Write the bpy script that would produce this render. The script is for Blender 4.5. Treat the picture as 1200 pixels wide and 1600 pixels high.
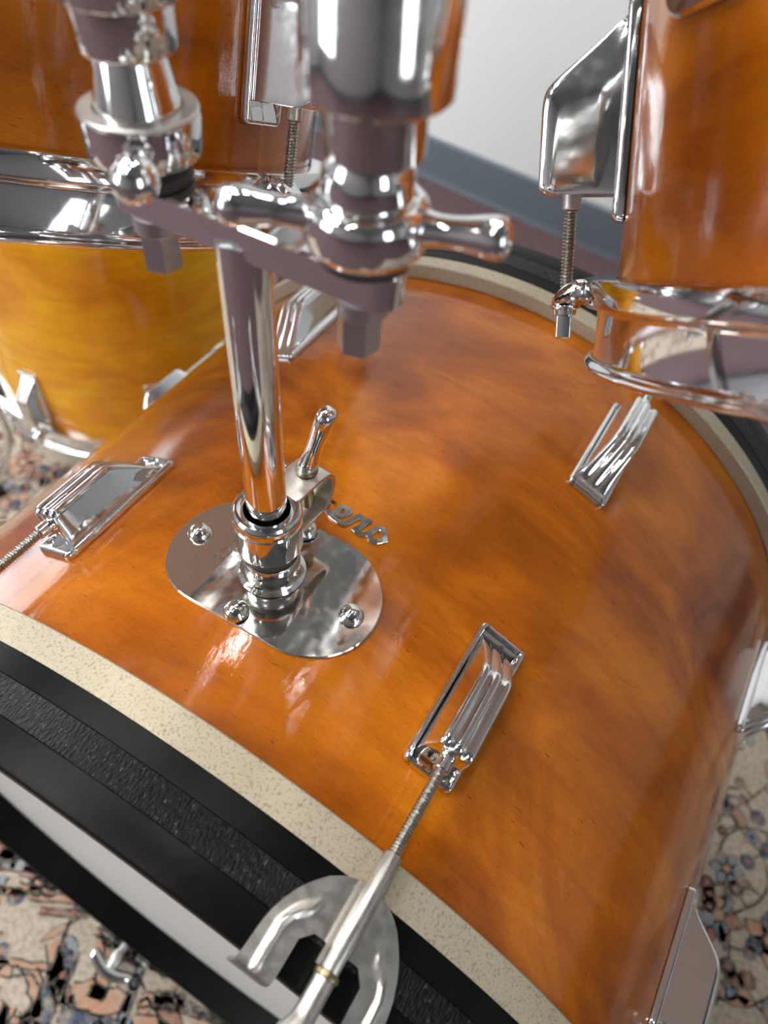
import bpy, bmesh, math, random
from mathutils import Vector, Matrix

random.seed(7)
PI = math.pi
sc = bpy.context.scene
col = sc.collection
for o in list(bpy.data.objects):
    bpy.data.objects.remove(o)

# ------------------------------------------------------------------ camera
FPX = 1189.5
cam_d = bpy.data.cameras.new('camera')
cam = bpy.data.objects.new('camera', cam_d)
col.objects.link(cam)
sc.camera = cam
yaw, pit, rol = -0.4633, 0.8700, 0.0914
fw = Vector((math.sin(yaw)*math.cos(pit), math.cos(yaw)*math.cos(pit), -math.sin(pit)))
rt = Vector((math.cos(yaw), -math.sin(yaw), 0))
up = rt.cross(fw)
r2 = rt*math.cos(rol) + up*math.sin(rol)
u2 = -rt*math.sin(rol) + up*math.cos(rol)
mw = Matrix((r2, u2, -fw)).transposed().to_4x4()
mw.translation = Vector((0.1382, -0.2597, 0.5774))
cam.matrix_world = mw
cam_d.sensor_fit = 'HORIZONTAL'
cam_d.sensor_width = 36.0
cam_d.lens = FPX/1200.0*36.0
cam_d.clip_start = 0.01
cam_d.clip_end = 50
cam_d.dof.use_dof = True
cam_d.dof.focus_distance = 0.345
cam_d.dof.aperture_fstop = 9.5

# ------------------------------------------------------------------ world, exposure
w = bpy.data.worlds.new('world')
sc.world = w
w.use_nodes = True
w.node_tree.nodes['Background'].inputs[0].default_value = (0.80, 0.88, 1.0, 1)
w.node_tree.nodes['Background'].inputs[1].default_value = 1.0
sc.view_settings.view_transform = 'Standard'
sc.view_settings.look = 'None'
sc.view_settings.gamma = 1
sc.view_settings.use_curve_mapping = False
sc.view_settings.exposure = -0.10
LAMP_POWER = 225.0      # radiance of the small downlights
FILL_PANEL_POWER = 11.0       # radiance of the added ceiling fill panels
WINDOW_POWER = 6.5      # radiance of the daylit panes

FLOOR = -0.300          # carpet level; drum axis is the origin
RUG = -0.2915           # top of the rug pile

# ------------------------------------------------------------------ materials
MATS = {}
def new_mat(name):
    m = bpy.data.materials.new(name)
    m.use_nodes = True
    MATS[name] = m
    nt = m.node_tree
    return m, nt, nt.nodes['Principled BSDF']
def N(nt, t, **kw):
    n = nt.nodes.new(t)
    for k, v in kw.items():
        setattr(n, k, v)
    return n
def ramp(nt, stops, interp='LINEAR'):
    r = nt.nodes.new('ShaderNodeValToRGB')
    r.color_ramp.interpolation = interp
    el = r.color_ramp.elements
    while len(el) > 1:
        el.remove(el[-1])
    el[0].position = stops[0][0]; el[0].color = (*stops[0][1], 1)
    for pos, c in stops[1:]:
        e = el.new(pos); e.color = (*c, 1)
    return r
def simple(name, c, rough=.5, metal=0.0, spec=.5, bump=None, noise=None, coat=0):
    m, nt, b = new_mat(name)
    b.inputs['Base Color'].default_value = (*c, 1)
    b.inputs['Roughness'].default_value = rough
    b.inputs['Metallic'].default_value = metal
    b.inputs['Specular IOR Level'].default_value = spec
    b.inputs['Coat Weight'].default_value = coat
    tc = N(nt, 'ShaderNodeTexCoord')
    if noise:
        sc_, c2, lo, hi = noise
        n = N(nt, 'ShaderNodeTexNoise'); n.inputs['Scale'].default_value = sc_; n.inputs['Detail'].default_value = 5
        nt.links.new(tc.outputs['Object'], n.inputs['Vector'])
        r = ramp(nt, [(lo, c), (hi, c2)])
        nt.links.new(n.outputs['Fac'], r.inputs[0]); nt.links.new(r.outputs[0], b.inputs['Base Color'])
    if bump:
        n = N(nt, 'ShaderNodeTexNoise'); n.inputs['Scale'].default_value = bump[0]; n.inputs['Detail'].default_value = 4
        nt.links.new(tc.outputs['Object'], n.inputs['Vector'])
        bp = N(nt, 'ShaderNodeBump'); bp.inputs['Strength'].default_value = bump[1]; bp.inputs['Distance'].default_value = bump[2]
        nt.links.new(n.outputs['Fac'], bp.inputs['Height']); nt.links.new(bp.outputs[0], b.inputs['Normal'])
    return m

def metal(name, c, rough, scratch=.05, bump=.0, pit=0.0):
    m, nt, b = new_mat(name)
    b.inputs['Metallic'].default_value = 1
    tc = N(nt, 'ShaderNodeTexCoord')
    n = N(nt, 'ShaderNodeTexNoise'); n.inputs['Scale'].default_value = 180; n.inputs['Detail'].default_value = 6
    nt.links.new(tc.outputs['Object'], n.inputs['Vector'])
    mr = N(nt, 'ShaderNodeMapRange')
    mr.inputs[1].default_value = .35; mr.inputs[2].default_value = .75
    mr.inputs[3].default_value = rough; mr.inputs[4].default_value = rough+scratch
    nt.links.new(n.outputs['Fac'], mr.inputs[0]); nt.links.new(mr.outputs[0], b.inputs['Roughness'])
    if pit > 0:
        n2 = N(nt, 'ShaderNodeTexNoise'); n2.inputs['Scale'].default_value = 900; n2.inputs['Detail'].default_value = 3
        nt.links.new(tc.outputs['Object'], n2.inputs['Vector'])
        r = ramp(nt, [(.30, tuple(x*(1-pit) for x in c)), (.48, c)])
        nt.links.new(n2.outputs['Fac'], r.inputs[0]); nt.links.new(r.outputs[0], b.inputs['Base Color'])
    else:
        b.inputs['Base Color'].default_value = (*c, 1)
    if bump:
        bp = N(nt, 'ShaderNodeBump'); bp.inputs['Strength'].default_value = bump; bp.inputs['Distance'].default_value = .0005
        n3 = N(nt, 'ShaderNodeTexNoise'); n3.inputs['Scale'].default_value = 60
        nt.links.new(tc.outputs['Object'], n3.inputs['Vector'])
        nt.links.new(n3.outputs['Fac'], bp.inputs['Height']); nt.links.new(bp.outputs[0], b.inputs['Normal'])
    return m

def wood(name, light, mid, dark, seed):
    """glossy lacquered veneer; UV is metres: u round the drum (grain), v along the axis"""
    m, nt, b = new_mat(name)
    L = nt.links.new
    uv = N(nt, 'ShaderNodeUVMap')
    def mapped(sx, sy, off=0):
        mp = N(nt, 'ShaderNodeMapping'); mp.inputs['Scale'].default_value = (sx, sy, 1)
        mp.inputs['Location'].default_value = (seed+off, seed*.7+off, seed)
        L(uv.outputs[0], mp.inputs['Vector']); return mp
    def noise(mp, s, d, dist=0.0, rough=.55):
        n = N(nt, 'ShaderNodeTexNoise'); n.inputs['Scale'].default_value = s; n.inputs['Detail'].default_value = d
        n.inputs['Roughness'].default_value = rough
        n.inputs['Distortion'].default_value = dist; L(mp.outputs[0], n.inputs['Vector']); return n
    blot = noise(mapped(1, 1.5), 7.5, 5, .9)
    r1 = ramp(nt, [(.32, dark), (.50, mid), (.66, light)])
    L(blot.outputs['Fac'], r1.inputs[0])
    streak = noise(mapped(1, 9, 3), 11, 4, .8)
    r2 = ramp(nt, [(.25, (.82, .78, .70)), (.52, (1, 1, 1)), (.80, (1.06, 1.06, 1.04))])
    L(streak.outputs['Fac'], r2.inputs[0])
    fine = noise(mapped(1, 9, 5), 230, 3, .2, .7)
    r3 = ramp(nt, [(.30, (.72, .68, .62)), (.5, (1, 1, 1))])
    L(fine.outputs['Fac'], r3.inputs[0])
    fleck = noise(mapped(1, 5, 9), 120, 1)
    r4 = ramp(nt, [(.22, (.45, .34, .3)), (.27, (1, 1, 1))])
    L(fleck.outputs['Fac'], r4.inputs[0])
    prev = r1.outputs[0]
    for r in (r2, r3, r4):
        mx = N(nt, 'ShaderNodeMix', data_type='RGBA', blend_type='MULTIPLY'); mx.inputs[0].default_value = 1
        L(prev, mx.inputs[6]); L(r.outputs[0], mx.inputs[7]); prev = mx.outputs[2]
    L(prev, b.inputs['Base Color'])
    b.inputs['Roughness'].default_value = .42
    b.inputs['Specular IOR Level'].default_value = .05
    b.inputs['Coat Weight'].default_value = 1.0
    b.inputs['Coat Roughness'].default_value = .05
    b.inputs['Coat IOR'].default_value = 1.40
    pn = noise(mapped(1.7, .7, 2), 210, 3, .5)
    pn2 = noise(mapped(1, 3, 4), 700, 2)
    mth = N(nt, 'ShaderNodeMath', operation='MULTIPLY_ADD')
    L(pn2.outputs['Fac'], mth.inputs[0]); mth.inputs[1].default_value = .30; L(pn.outputs['Fac'], mth.inputs[2])
    bp = N(nt, 'ShaderNodeBump'); bp.inputs['Strength'].default_value = .10; bp.inputs['Distance'].default_value = .0008
    L(mth.outputs[0], bp.inputs['Height'])
    L(bp.outputs[0], b.inputs['Coat Normal'])
    return m

metal('chrome', (.80, .80, .80), .045, .06)
metal('chrome_worn', (.74, .73, .70), .05, .12, .04, .12)
metal('nickel', (.62, .60, .56), .33, .14, .06, .15)
metal('steel_thread', (.46, .44, .40), .26, .1)
metal('brass_dull', (.36, .29, .17), .35, .1)
m_ = metal('aluminium_rim', (.47, .405, .295), .50, .15, .2, .42)
m_.node_tree.nodes['Principled BSDF'].inputs['Metallic'].default_value = .35
metal('hex_steel', (.55, .53, .54), .28, .1, .05, .1)
wood('amber_lacquer', (.64, .198, .006), (.44, .115, .003), (.20, .042, .0015), 5.6)  # seed picked so a dark blotch stands in for shade on the shell
wood('amber_lacquer_tom', (.52, .165, .005), (.40, .110, .003), (.24, .054, .002), 4.1)
wood('golden_lacquer', (.95, .53, .012), (.90, .41, .008), (.70, .25, .004), 8.2)
simple('wood_inside', (.42, .24, .10), .7)
simple('rubber', (.035, .033, .032), .6)
simple('black_lacquer', (.0030, .0030, .0030), .34, spec=.10, bump=(240, .25, .0006), coat=.0, noise=(60, (.0055, .0052, .0050), .4, .7))
simple('drumhead_white', (.78, .77, .72), .45)

# worn glitter inlay of the bass hoop
m, nt, b = new_mat('glitter_inlay')
tc = N(nt, 'ShaderNodeUVMap')
mp = N(nt, 'ShaderNodeMapping'); mp.inputs['Scale'].default_value = (1, .45, 1)
nt.links.new(tc.outputs[0], mp.inputs['Vector'])
v = N(nt, 'ShaderNodeTexVoronoi'); v.inputs['Scale'].default_value = 900
nt.links.new(mp.outputs[0], v.inputs['Vector'])
n = N(nt, 'ShaderNodeTexNoise'); n.inputs['Scale'].default_value = 620; n.inputs['Detail'].default_value = 5; n.inputs['Roughness'].default_value = .8
nt.links.new(mp.outputs[0], n.inputs['Vector'])
r = ramp(nt, [(.50, (.0025, .0025, .0025)), (.60, (.008, .0075, .007)), (.68, (.22, .20, .175))])
nt.links.new(n.outputs['Fac'], r.inputs[0]); nt.links.new(r.outputs[0], b.inputs['Base Color'])
b.inputs['Roughness'].default_value = .30
b.inputs['Specular IOR Level'].default_value = .18
bp = N(nt, 'ShaderNodeBump'); bp.inputs['Strength'].default_value = .8; bp.inputs['Distance'].default_value = .0008
ad = N(nt, 'ShaderNodeMath', operation='ADD')
nt.links.new(n.outputs['Fac'], ad.inputs[0]); nt.links.new(v.outputs['Distance'], ad.inputs[1])
nt.links.new(ad.outputs[0], bp.inputs['Height']); nt.links.new(bp.outputs[0], b.inputs['Normal'])

# room surfaces
simple('wall_paint', (.60, .605, .60), .75, bump=(140, .08, .001), noise=(1.2, (.565, .57, .565), .35, .65))
simple('ceiling_paint', (.17, .165, .16), .85)
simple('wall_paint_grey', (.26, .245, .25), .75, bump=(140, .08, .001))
simple('baseboard_vinyl', (.095, .115, .135), .5, noise=(3, (.085, .102, .120), .4, .6))
simple('carpet_maroon', (.088, .055, .060), .95, spec=.1, bump=(420, .6, .003), noise=(130, (.135, .088, .095), .4, .62))
def rug_mat(name, c, c2):
    m_ = simple(name, c, .95, spec=.08, bump=(330, .55, .002), noise=(210, c2, .36, .64))
    if name != 'rug_cream':                      # worn pile: the ground shows through
        nt_ = m_.node_tree; b2 = nt_.nodes['Principled BSDF']
        src = b2.inputs['Base Color'].links[0].from_socket
        n_ = N(nt_, 'ShaderNodeTexNoise'); n_.inputs['Scale'].default_value = 95; n_.inputs['Detail'].default_value = 6; n_.inputs['Roughness'].default_value = .75
        tc_ = N(nt_, 'ShaderNodeTexCoord'); nt_.links.new(tc_.outputs['Object'], n_.inputs['Vector'])
        r_ = ramp(nt_, [(.44, (0, 0, 0)), (.66, (.75, .75, .75))])
        nt_.links.new(n_.outputs['Fac'], r_.inputs[0])
        mx = N(nt_, 'ShaderNodeMix', data_type='RGBA'); nt_.links.new(r_.outputs[0], mx.inputs[0])
        nt_.links.new(src, mx.inputs[6]); mx.inputs[7].default_value = (.44, .37, .29, 1)
        nt_.links.new(mx.outputs[2], b2.inputs['Base Color'])
    return m_
rug_mat('rug_cream', (.50, .43, .345), (.36, .30, .235))
rug_mat('rug_charcoal', (.030, .028, .030), (.07, .062, .058))
rug_mat('rug_navy', (.035, .055, .10), (.09, .11, .15))
rug_mat('rug_blue', (.13, .19, .25), (.27, .30, .33))
rug_mat('rug_peach', (.50, .25, .155), (.40, .245, .17))
rug_mat('rug_rust', (.25, .085, .06), (.34, .17, .125))
rug_mat('rug_maroon', (.085, .035, .035), (.14, .075, .07))

def emit(name, c, s):
    m, nt, b = new_mat(name)
    b.inputs['Base Color'].default_value = (*c, 1)
    b.inputs['Emission Color'].default_value = (*c, 1)
    b.inputs['Emission Strength'].default_value = s
emit('lamp_glow', (1.0, .975, .93), LAMP_POWER)
emit('fill_panel_glow', (1.0, .99, .97), FILL_PANEL_POWER)
emit('daylight_pane', (.86, .93, 1.0), WINDOW_POWER)
simple('white_trim', (.75, .75, .73), .4)

# ------------------------------------------------------------------ mesh helpers
class MB:
    def __init__(s):
        s.v = []; s.f = []; s.uv = {}
    def add(s, verts, faces, M=None):
        o = len(s.v)
        for p in verts:
            p = Vector(p)
            s.v.append(M @ p if M is not None else p)
        for f in faces:
            s.f.append(tuple(i+o for i in f))
        return o
    def lathe(s, prof, n=32, M=None, caps=True, closed=False):
        """prof: (r, z) pairs revolved about z"""
        V = []; F = []; k = len(prof)
        for (r, z) in prof:
            for i in range(n):
                a = 2*PI*i/n
                V.append((r*math.cos(a), r*math.sin(a), z))
        rng = k if closed else k-1
        for j in range(rng):
            j2 = (j+1) % k
            for i in range(n):
                i2 = (i+1) % n
                F.append((j*n+i, j*n+i2, j2*n+i2, j2*n+i))
        if caps and not closed:
            F.append(tuple(range(n))[::-1]); F.append(tuple((k-1)*n+i for i in range(n)))
        s.add(V, F, M); return s
    def tube(s, pts, rad, n=12, M=None, flat=1.0, caps=True):
        """swept round bar along pts, radius per point; flat squashes it in z"""
        pts = [Vector(p) for p in pts]
        if not isinstance(rad, (list, tuple)): rad = [rad]*len(pts)
        V = []; F = []; side = None
        for i, p in enumerate(pts):
            t = (pts[min(i+1, len(pts)-1)] - pts[max(i-1, 0)]).normalized()
            if side is None:
                ref = Vector((0, 0, 1)) if abs(t.z) < .9 else Vector((1, 0, 0))
                side = t.cross(ref).normalized()
            else:
                side = (side - t*side.dot(t)).normalized()
            b = t.cross(side)
            for k in range(n):
                a = 2*PI*k/n
                V.append(p + side*math.cos(a)*rad[i] + b*math.sin(a)*rad[i]*flat)
        for j in range(len(pts)-1):
            for i in range(n):
                i2 = (i+1) % n
                F.append((j*n+i, j*n+i2, (j+1)*n+i2, (j+1)*n+i))
        if caps:
            F.append(tuple(range(n))[::-1]); F.append(tuple((len(pts)-1)*n+i for i in range(n)))
        s.add(V, F, M); return s
    def box(s, x0, x1, y0, y1, z0, z1, M=None):
        V = [(x, y, z) for z in (z0, z1) for y in (y0, y1) for x in (x0, x1)]
        F = [(0, 2, 3, 1), (4, 5, 7, 6), (0, 1, 5, 4), (2, 6, 7, 3), (0, 4, 6, 2), (1, 3, 7, 5)]
        s.add(V, F, M); return s
    def prism(s, poly, z0, z1, M=None, inset=0.0, ch=0.0):
        """extruded outline (x, y), optional chamfer ch at the top and the bottom"""
        n = len(poly); V = []; F = []
        cx = sum(q[0] for q in poly)/n; cy = sum(q[1] for q in poly)/n
        def off(d):
            out = []
            for i in range(n):
                a = Vector(poly[i-1]); b = Vector(poly[i]); c = Vector(poly[(i+1) % n])
                e1 = (b-a).normalized(); e2 = (c-b).normalized()
                n1 = Vector((-e1.y, e1.x)); n2 = Vector((-e2.y, e2.x))
                mm = n1+n2
                if mm.length < 1e-6: mm = n1
                mm = mm/ max(.3, mm.dot(n1)) if mm.dot(n1) > 1e-6 else n1
                out.append(b + mm*d)
            return out
        layers = [(z0, 0), (z1, 0)] if ch == 0 else [(z0, ch), (z0+ch, 0), (z1-ch, 0), (z1, ch)]
        for z, d in layers:
            for q in (off(d) if d else poly):
                V.append((q[0], q[1], z))
        for j in range(len(layers)-1):
            for i in range(n):
                i2 = (i+1) % n
                F.append((j*n+i, j*n+i2, (j+1)*n+i2, (j+1)*n+i))
        F.append(tuple(range(n))[::-1]); F.append(tuple((len(layers)-1)*n+i for i in range(n)))
        s.add(V, F, M); return s
    def sphere(s, c, r, n=20, m=12, M=None):
        prof = [(max(1e-5, r*math.sin(PI*j/m)), -r*math.cos(PI*j/m)) for j in range(m+1)]
        return s.lathe(prof, n, (M or Matrix()) @ Matrix.Translation(c))
    def mesh(s, name, mat, smooth=35, normals=True):
        me = bpy.data.meshes.new(name)
        me.from_pydata([tuple(p) for p in s.v], [], s.f)
        if normals:
            bm = bmesh.new(); bm.from_mesh(me)
            bmesh.ops.recalc_face_normals(bm, faces=bm.faces); bm.to_mesh(me); bm.free()
        if smooth:
            me.polygons.foreach_set('use_smooth', [True]*len(me.polygons))
            me.set_sharp_from_angle(angle=math.radians(smooth))
        me.materials.append(MATS[mat])
        me.update()
        return me

def link(name, me, parent=None, M=None):
    o = bpy.data.objects.new(name, me)
    col.objects.link(o)
    if parent is not None:
        o.parent = parent
    if M is not None:
        o.matrix_local = M
    return o
def thing(name, label, cat, M=None, group=None):
    o = bpy.data.objects.new(name, None)
    o.empty_display_size = .05
    col.objects.link(o)
    if M is not None:
        o.matrix_world = M
    o['label'] = label; o['category'] = cat
    if group: o['group'] = group
    return o
def tag(o, label, cat, group=None):
    o['label'] = label; o['category'] = cat
    if group: o['group'] = group
    return o
T = Matrix.Translation
def frame(x, y, z, loc):
    m = Matrix((x, y, z)).transposed().to_4x4(); m.translation = loc; return m
AX_Y = Matrix(((1, 0, 0, 0), (0, 0, 1, 0), (0, -1, 0, 0), (0, 0, 0, 1)))   # z axis of a lathe -> +y
def rounded(w, h, r, n=5, cx=0, cy=0):
    out = []
    for (sx, sy, a0) in ((1, 1, 0), (-1, 1, 90), (-1, -1, 180), (1, -1, 270)):
        for k in range(n+1):
            a = math.radians(a0+90*k/n)
            out.append((cx+sx*(w-r)+r*math.cos(a), cy+sy*(h-r)+r*math.sin(a)))
    return out

# ------------------------------------------------------------------ room
ANG = math.atan2(-.0776, .5229)
ROOM = Matrix.Rotation(ANG, 4, 'Z')
XL, XR, YF, YB, ZC = -2.7, 2.6, -2.7, 1.2604, 2.25
def struct(name, mb, mat, M=ROOM, parent=None, smooth=0):
    o = link(name, mb.mesh(name, mat, smooth), parent, M)
    o['kind'] = 'structure'
    return o
struct('floor', MB().box(XL-.1, XR+.1, YF-.1, YB+.1, FLOOR-.08, FLOOR), 'carpet_maroon')
struct('ceiling', MB().box(XL-.1, XR+.1, YF-.1, YB+.1, ZC, ZC+.08), 'ceiling_paint')
struct('wall_back', MB().box(XL-.1, XR+.1, YB, YB+.1, FLOOR, ZC), 'wall_paint')
struct('wall_right', MB().box(XR, XR+.1, .28, YB, FLOOR, ZC), 'wall_paint')
# front wall with a broad window, left wall with a tall window
def wall_with_hole(name, axis, c0, c1, a0, a1, h0, h1, z0, z1):
    mb = MB()
    def bx(u0, u1, zz0, zz1):
        if axis == 'y': mb.box(u0, u1, c0, c1, zz0, zz1)
        else: mb.box(c0, c1, u0, u1, zz0, zz1)
    bx(a0, h0, FLOOR, ZC); bx(h1, a1, FLOOR, ZC); bx(h0, h1, FLOOR, z0); bx(h0, h1, z1, ZC)
    return struct(name, mb, 'wall_paint_grey')
wall_with_hole('wall_front', 'y', YF-.1, YF, XL, XR, -2.5, -1.05, .15, 1.95)
wall_with_hole('wall_left', 'x', XL-.1, XL, YF, YB, -.6, .9, .0, 1.9)
def window(name, axis, c, h0, h1, z0, z1, nm):
    f = MB()
    def bx(mb, u0, u1, zz0, zz1, d=.03):
        if axis == 'y': mb.box(u0, u1, c-d, c+d, zz0, zz1)
        else: mb.box(c-d, c+d, u0, u1, zz0, zz1)
    t = .04
    bx(f, h0, h0+t, z0, z1); bx(f, h1-t, h1, z0, z1); bx(f, h0+t, h1-t, z0, z0+t); bx(f, h0+t, h1-t, z1-t, z1)
    for k in range(1, nm):
        x = h0+(h1-h0)*k/nm; bx(f, x-.02, x+.02, z0+t, z1-t)
    o = struct(name, f, 'white_trim')
    for k in range(nm):
        a = h0+(h1-h0)*k/nm+.02; b_ = h0+(h1-h0)*(k+1)/nm-.02
        mb = MB(); bx(mb, a, b_, z0+t, z1-t, .004)
        link('pane', mb.mesh('pane', 'daylight_pane', 0), o, Matrix())
    return o
wall_with_hole('wall_side', 'x', XR, XR+.1, YF, .28, -1.02, -.34, .1, 1.7)
window('window_3', 'x', XR+.05, -1.02, -.34, .1, 1.7, 2)
window('window_1', 'y', YF-.05, -2.5, -1.05, .15, 1.95, 2)
window('window_2', 'x', XL-.05, -.6, .9, .0, 1.9, 2)
struct('baseboard_back', MB().prism([(-.001, 0), (-.012, 0), (-.009, .012), (-.006, .092), (-.001, .0975)][::-1],
       XL, XR, Matrix(((0, 0, 1, 0), (1, 0, 0, YB), (0, 1, 0, FLOOR), (0, 0, 0, 1)))), 'baseboard_vinyl')
struct('baseboard_right', MB().box(XR-.008, XR, YF, YB-.014, FLOOR, FLOOR+.0975), 'baseboard_vinyl')
struct('baseboard_left', MB().box(XL, XL+.008, YF, YB-.014, FLOOR, FLOOR+.0975), 'baseboard_vinyl')
struct('baseboard_front', MB().box(XL+.01, XR-.01, YF, YF+.008, FLOOR, FLOOR+.0975), 'baseboard_vinyl')

# ceiling lamps
ring_me = MB().lathe([(.050, 0), (.072, 0), (.072, -.006), (.064, -.012), (.050, -.012)], 28, closed=True).mesh('trim_ring', 'white_trim')
disc_me = MB().lathe([(.001, -.004), (.049, -.004), (.049, -.002), (.001, -.002)], 28).mesh('diffuser', 'lamp_glow')
for i in range(3):
    for j in range(4):
        x = (-1.5, -.75, .02)[i]; y = (-1.7, -.85, .07, .54)[j]
        d = thing('ceiling_downlight', 'round recessed ceiling downlight, %s in the row %s' % (('leftmost', 'middle one', 'rightmost')[i],
                  ('farthest from the wall', 'second farthest from the wall', 'second nearest the wall', 'nearest the wall')[j]), 'ceiling light',
                  ROOM @ T((x, y, ZC-.0005)), 'round ceiling downlights')
        link('trim_ring', ring_me, d); link('diffuser', disc_me, d)
pf = MB()  # unseen panels, added to brighten the front and left of the kit
for (a, b_, c, d_) in ((-.3, .3, -.6, -.57), (-.3, .3, .57, .6), (-.3, -.27, -.57, .57), (.27, .3, -.57, .57)):
    pf.box(a, b_, c, d_, -.02, 0)
pf_me = pf.mesh('frame', 'white_trim', 0)
pd_me = MB().box(-.27, .27, -.57, .57, -.012, -.006).mesh('diffuser', 'fill_panel_glow', 0)
for (x, y, lab) in ((-1.15, -.55, 'long white ceiling panel added as fill light over the floor tom side of the kit'),
                    (-1.25, -1.8, 'long white ceiling panel added as fill light nearest the front window wall')):
    d = thing('fill_light_panel', lab, 'ceiling light', ROOM @ T((x, y, ZC-.0005)), 'added ceiling fill panels')
    link('frame', pf_me, d); link('diffuser', pd_me, d)

# ------------------------------------------------------------------ drum building blocks
def shell_mesh(name, R, t, z0, z1, mat, n=192, rows=2):
    """wooden cylinder about local z, UV in metres, inside in plain wood"""
    me = bpy.data.meshes.new(name)
    V = []; F = []
    prof = [(R-.0006, z0), (R, z0+.0006), (R, z1-.0006), (R-.0006, z1), (R-t, z1), (R-t, z0)]
    k = len(prof)
    for (r, z) in prof:
        for i in range(n):
            a = 2*PI*i/n; V.append((r*math.cos(a), r*math.sin(a), z))
    info = []
    for j in range(k):
        j2 = (j+1) % k
        for i in range(n):
            i2 = (i+1) % n
            F.append((j*n+i, j*n+i2, j2*n+i2, j2*n+i)); info.append((j, i))
    me.from_pydata(V, [], F)
    uvl = me.uv_layers.new(name='UVMap')
    for p, (j, i) in zip(me.polygons, info):
        us = (i, i+1, i+1, i)
        for q, li in enumerate(p.loop_indices):
            z = V[me.loops[li].vertex_index][2]
            uvl.data[li].uv = (us[q]/n*2*PI*R, z)
        p.material_index = 0 if j in (0, 1, 2) else 1
        p.use_smooth = True
    me.materials.append(MATS[mat]); me.materials.append(MATS['wood_inside'])
    me.set_sharp_from_angle(angle=math.radians(35))
    return me

def lug_mesh(name, L, w, H, foot):
    """cast tension lug: beaded base, ribbed body with a long sloping tail. y from tail 0 to hoop end L, z off the shell"""
    mb = MB()
    t = .0042
    body0, body1 = .004, L-foot
    fil = .0042
    def hgt(y):
        if y <= body0: return 0.0
        q = (y-body0)/(body1-body0)
        x_ = q/.40                                   # tail slope, then a soft shoulder
        k = .24
        sm = lambda a, b_: (a+b_-math.sqrt((a-b_)**2+k*k*.25))/2
        h = H*min(1, max(0, sm(x_*.97+.03*x_*x_, 1.0)+.012))
        e = body1-y
        if e < fil:
            h *= .86+.14*math.sqrt(max(0, 1-(1-max(0, e)/fil)**2))
        return h
    ys = [0, .0004, .0010, .0018, .0028, .0040] + [body0+(body1-fil-body0)*k/30 for k in range(1, 31)]
    ys += [body1-fil*(1-k) for k in (.2, .4, .6, .75, .87, .95, .99)] + [body1+.0003, body1+.0012] + [L-.0028, L-.0018, L-.0010, L-.0004, L]
    rows = []
    for y in ys:
        e = min(y, L-y)
        rnd = math.sqrt(max(0, 1-(1-min(1, e/.0020))**2))
        cr = .0034
        ww = w - (cr-math.sqrt(max(0, cr*cr-(cr-min(cr, e))**2)))*.95
        rim = t*(.20+.80*rnd)                        # rounded bead all round the base
        inn = t*.55 if e > .0030 else rim*.97
        h = max(inn, hgt(y)) if y <= body1+.0001 else inn
        q = max(0.0, (h-inn)/(H-inn))
        wb = w*.755; wt = w*(.62+.13*(1-q)**2)
        g = .0021*min(1, q*1.3)
        pts = [(-ww, 0), (-ww, rim*.45), (-ww*.98, rim*.78), (-ww*.93, rim*.97), (-ww*.88, rim), (-ww*.83, rim*.93), (-ww*.79, inn+(rim-inn)*.3), (-ww*.77, inn)]
        pts += [(-wb, inn+(h-inn)*.05), (-wb*.965, inn+(h-inn)*.30), (-wb*.945, inn+(h-inn)*.34), (-wt*1.035, inn+(h-inn)*.78), (-wt*1.0, inn+(h-inn)*.90), (-wt*.93, inn+(h-inn)*.97)]
        nb = len(pts)
        top = [(-.84, 0), (-.70, .0001), (-.56, -g*.1), (-.48, -g*.7), (-.38, -g), (-.28, -g*.6), (-.21, -g*.05), (-.10, .0002), (0, .0003), (.10, .0002), (.21, -g*.05), (.28, -g*.6), (.38, -g), (.48, -g*.7), (.56, -g*.1), (.70, .0001), (.84, 0)]
        pts += [(a*wt, h+d) for a, d in top]
        pts += [(-x, z) for x, z in pts[:nb]][::-1]
        rows.append([(x, y, z) for x, z in pts])
    n = len(rows[0]); V = [p for r in rows for p in r]; F = []
    for j in range(len(rows)-1):
        for i in range(n-1):
            F.append((j*n+i, j*n+i+1, (j+1)*n+i+1, (j+1)*n+i))
        F.append((j*n, (j+1)*n, (j+1)*n+n-1, j*n+n-1))
    F.append(tuple(range(n))); F.append(tuple((len(rows)-1)*n+i for i in range(n))[::-1])
    mb.add(V, F)
    return mb.mesh(name, 'chrome', 46)

def thread_profile(r, y0, y1, pitch=.00125):
    prof = []; y = y0; k = int(round((y1-y0)/pitch)); pitch = (y1-y0)/k
    for i in range(k):
        prof += [(r*.74, y), (r, y+pitch*.38), (r, y+pitch*.58), (r*.74, y+pitch*.97)]; y += pitch
    return prof

def lug_frame(R, th, z_tail, side):
    """frame on a drum whose axis is local z: lug y axis runs along side*z, z points radially out"""
    rad = Vector((math.cos(th), math.sin(th), 0)); y = Vector((0, 0, side))
    return frame(y.cross(rad), y, rad, rad*R + Vector((0, 0, z_tail)))

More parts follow.
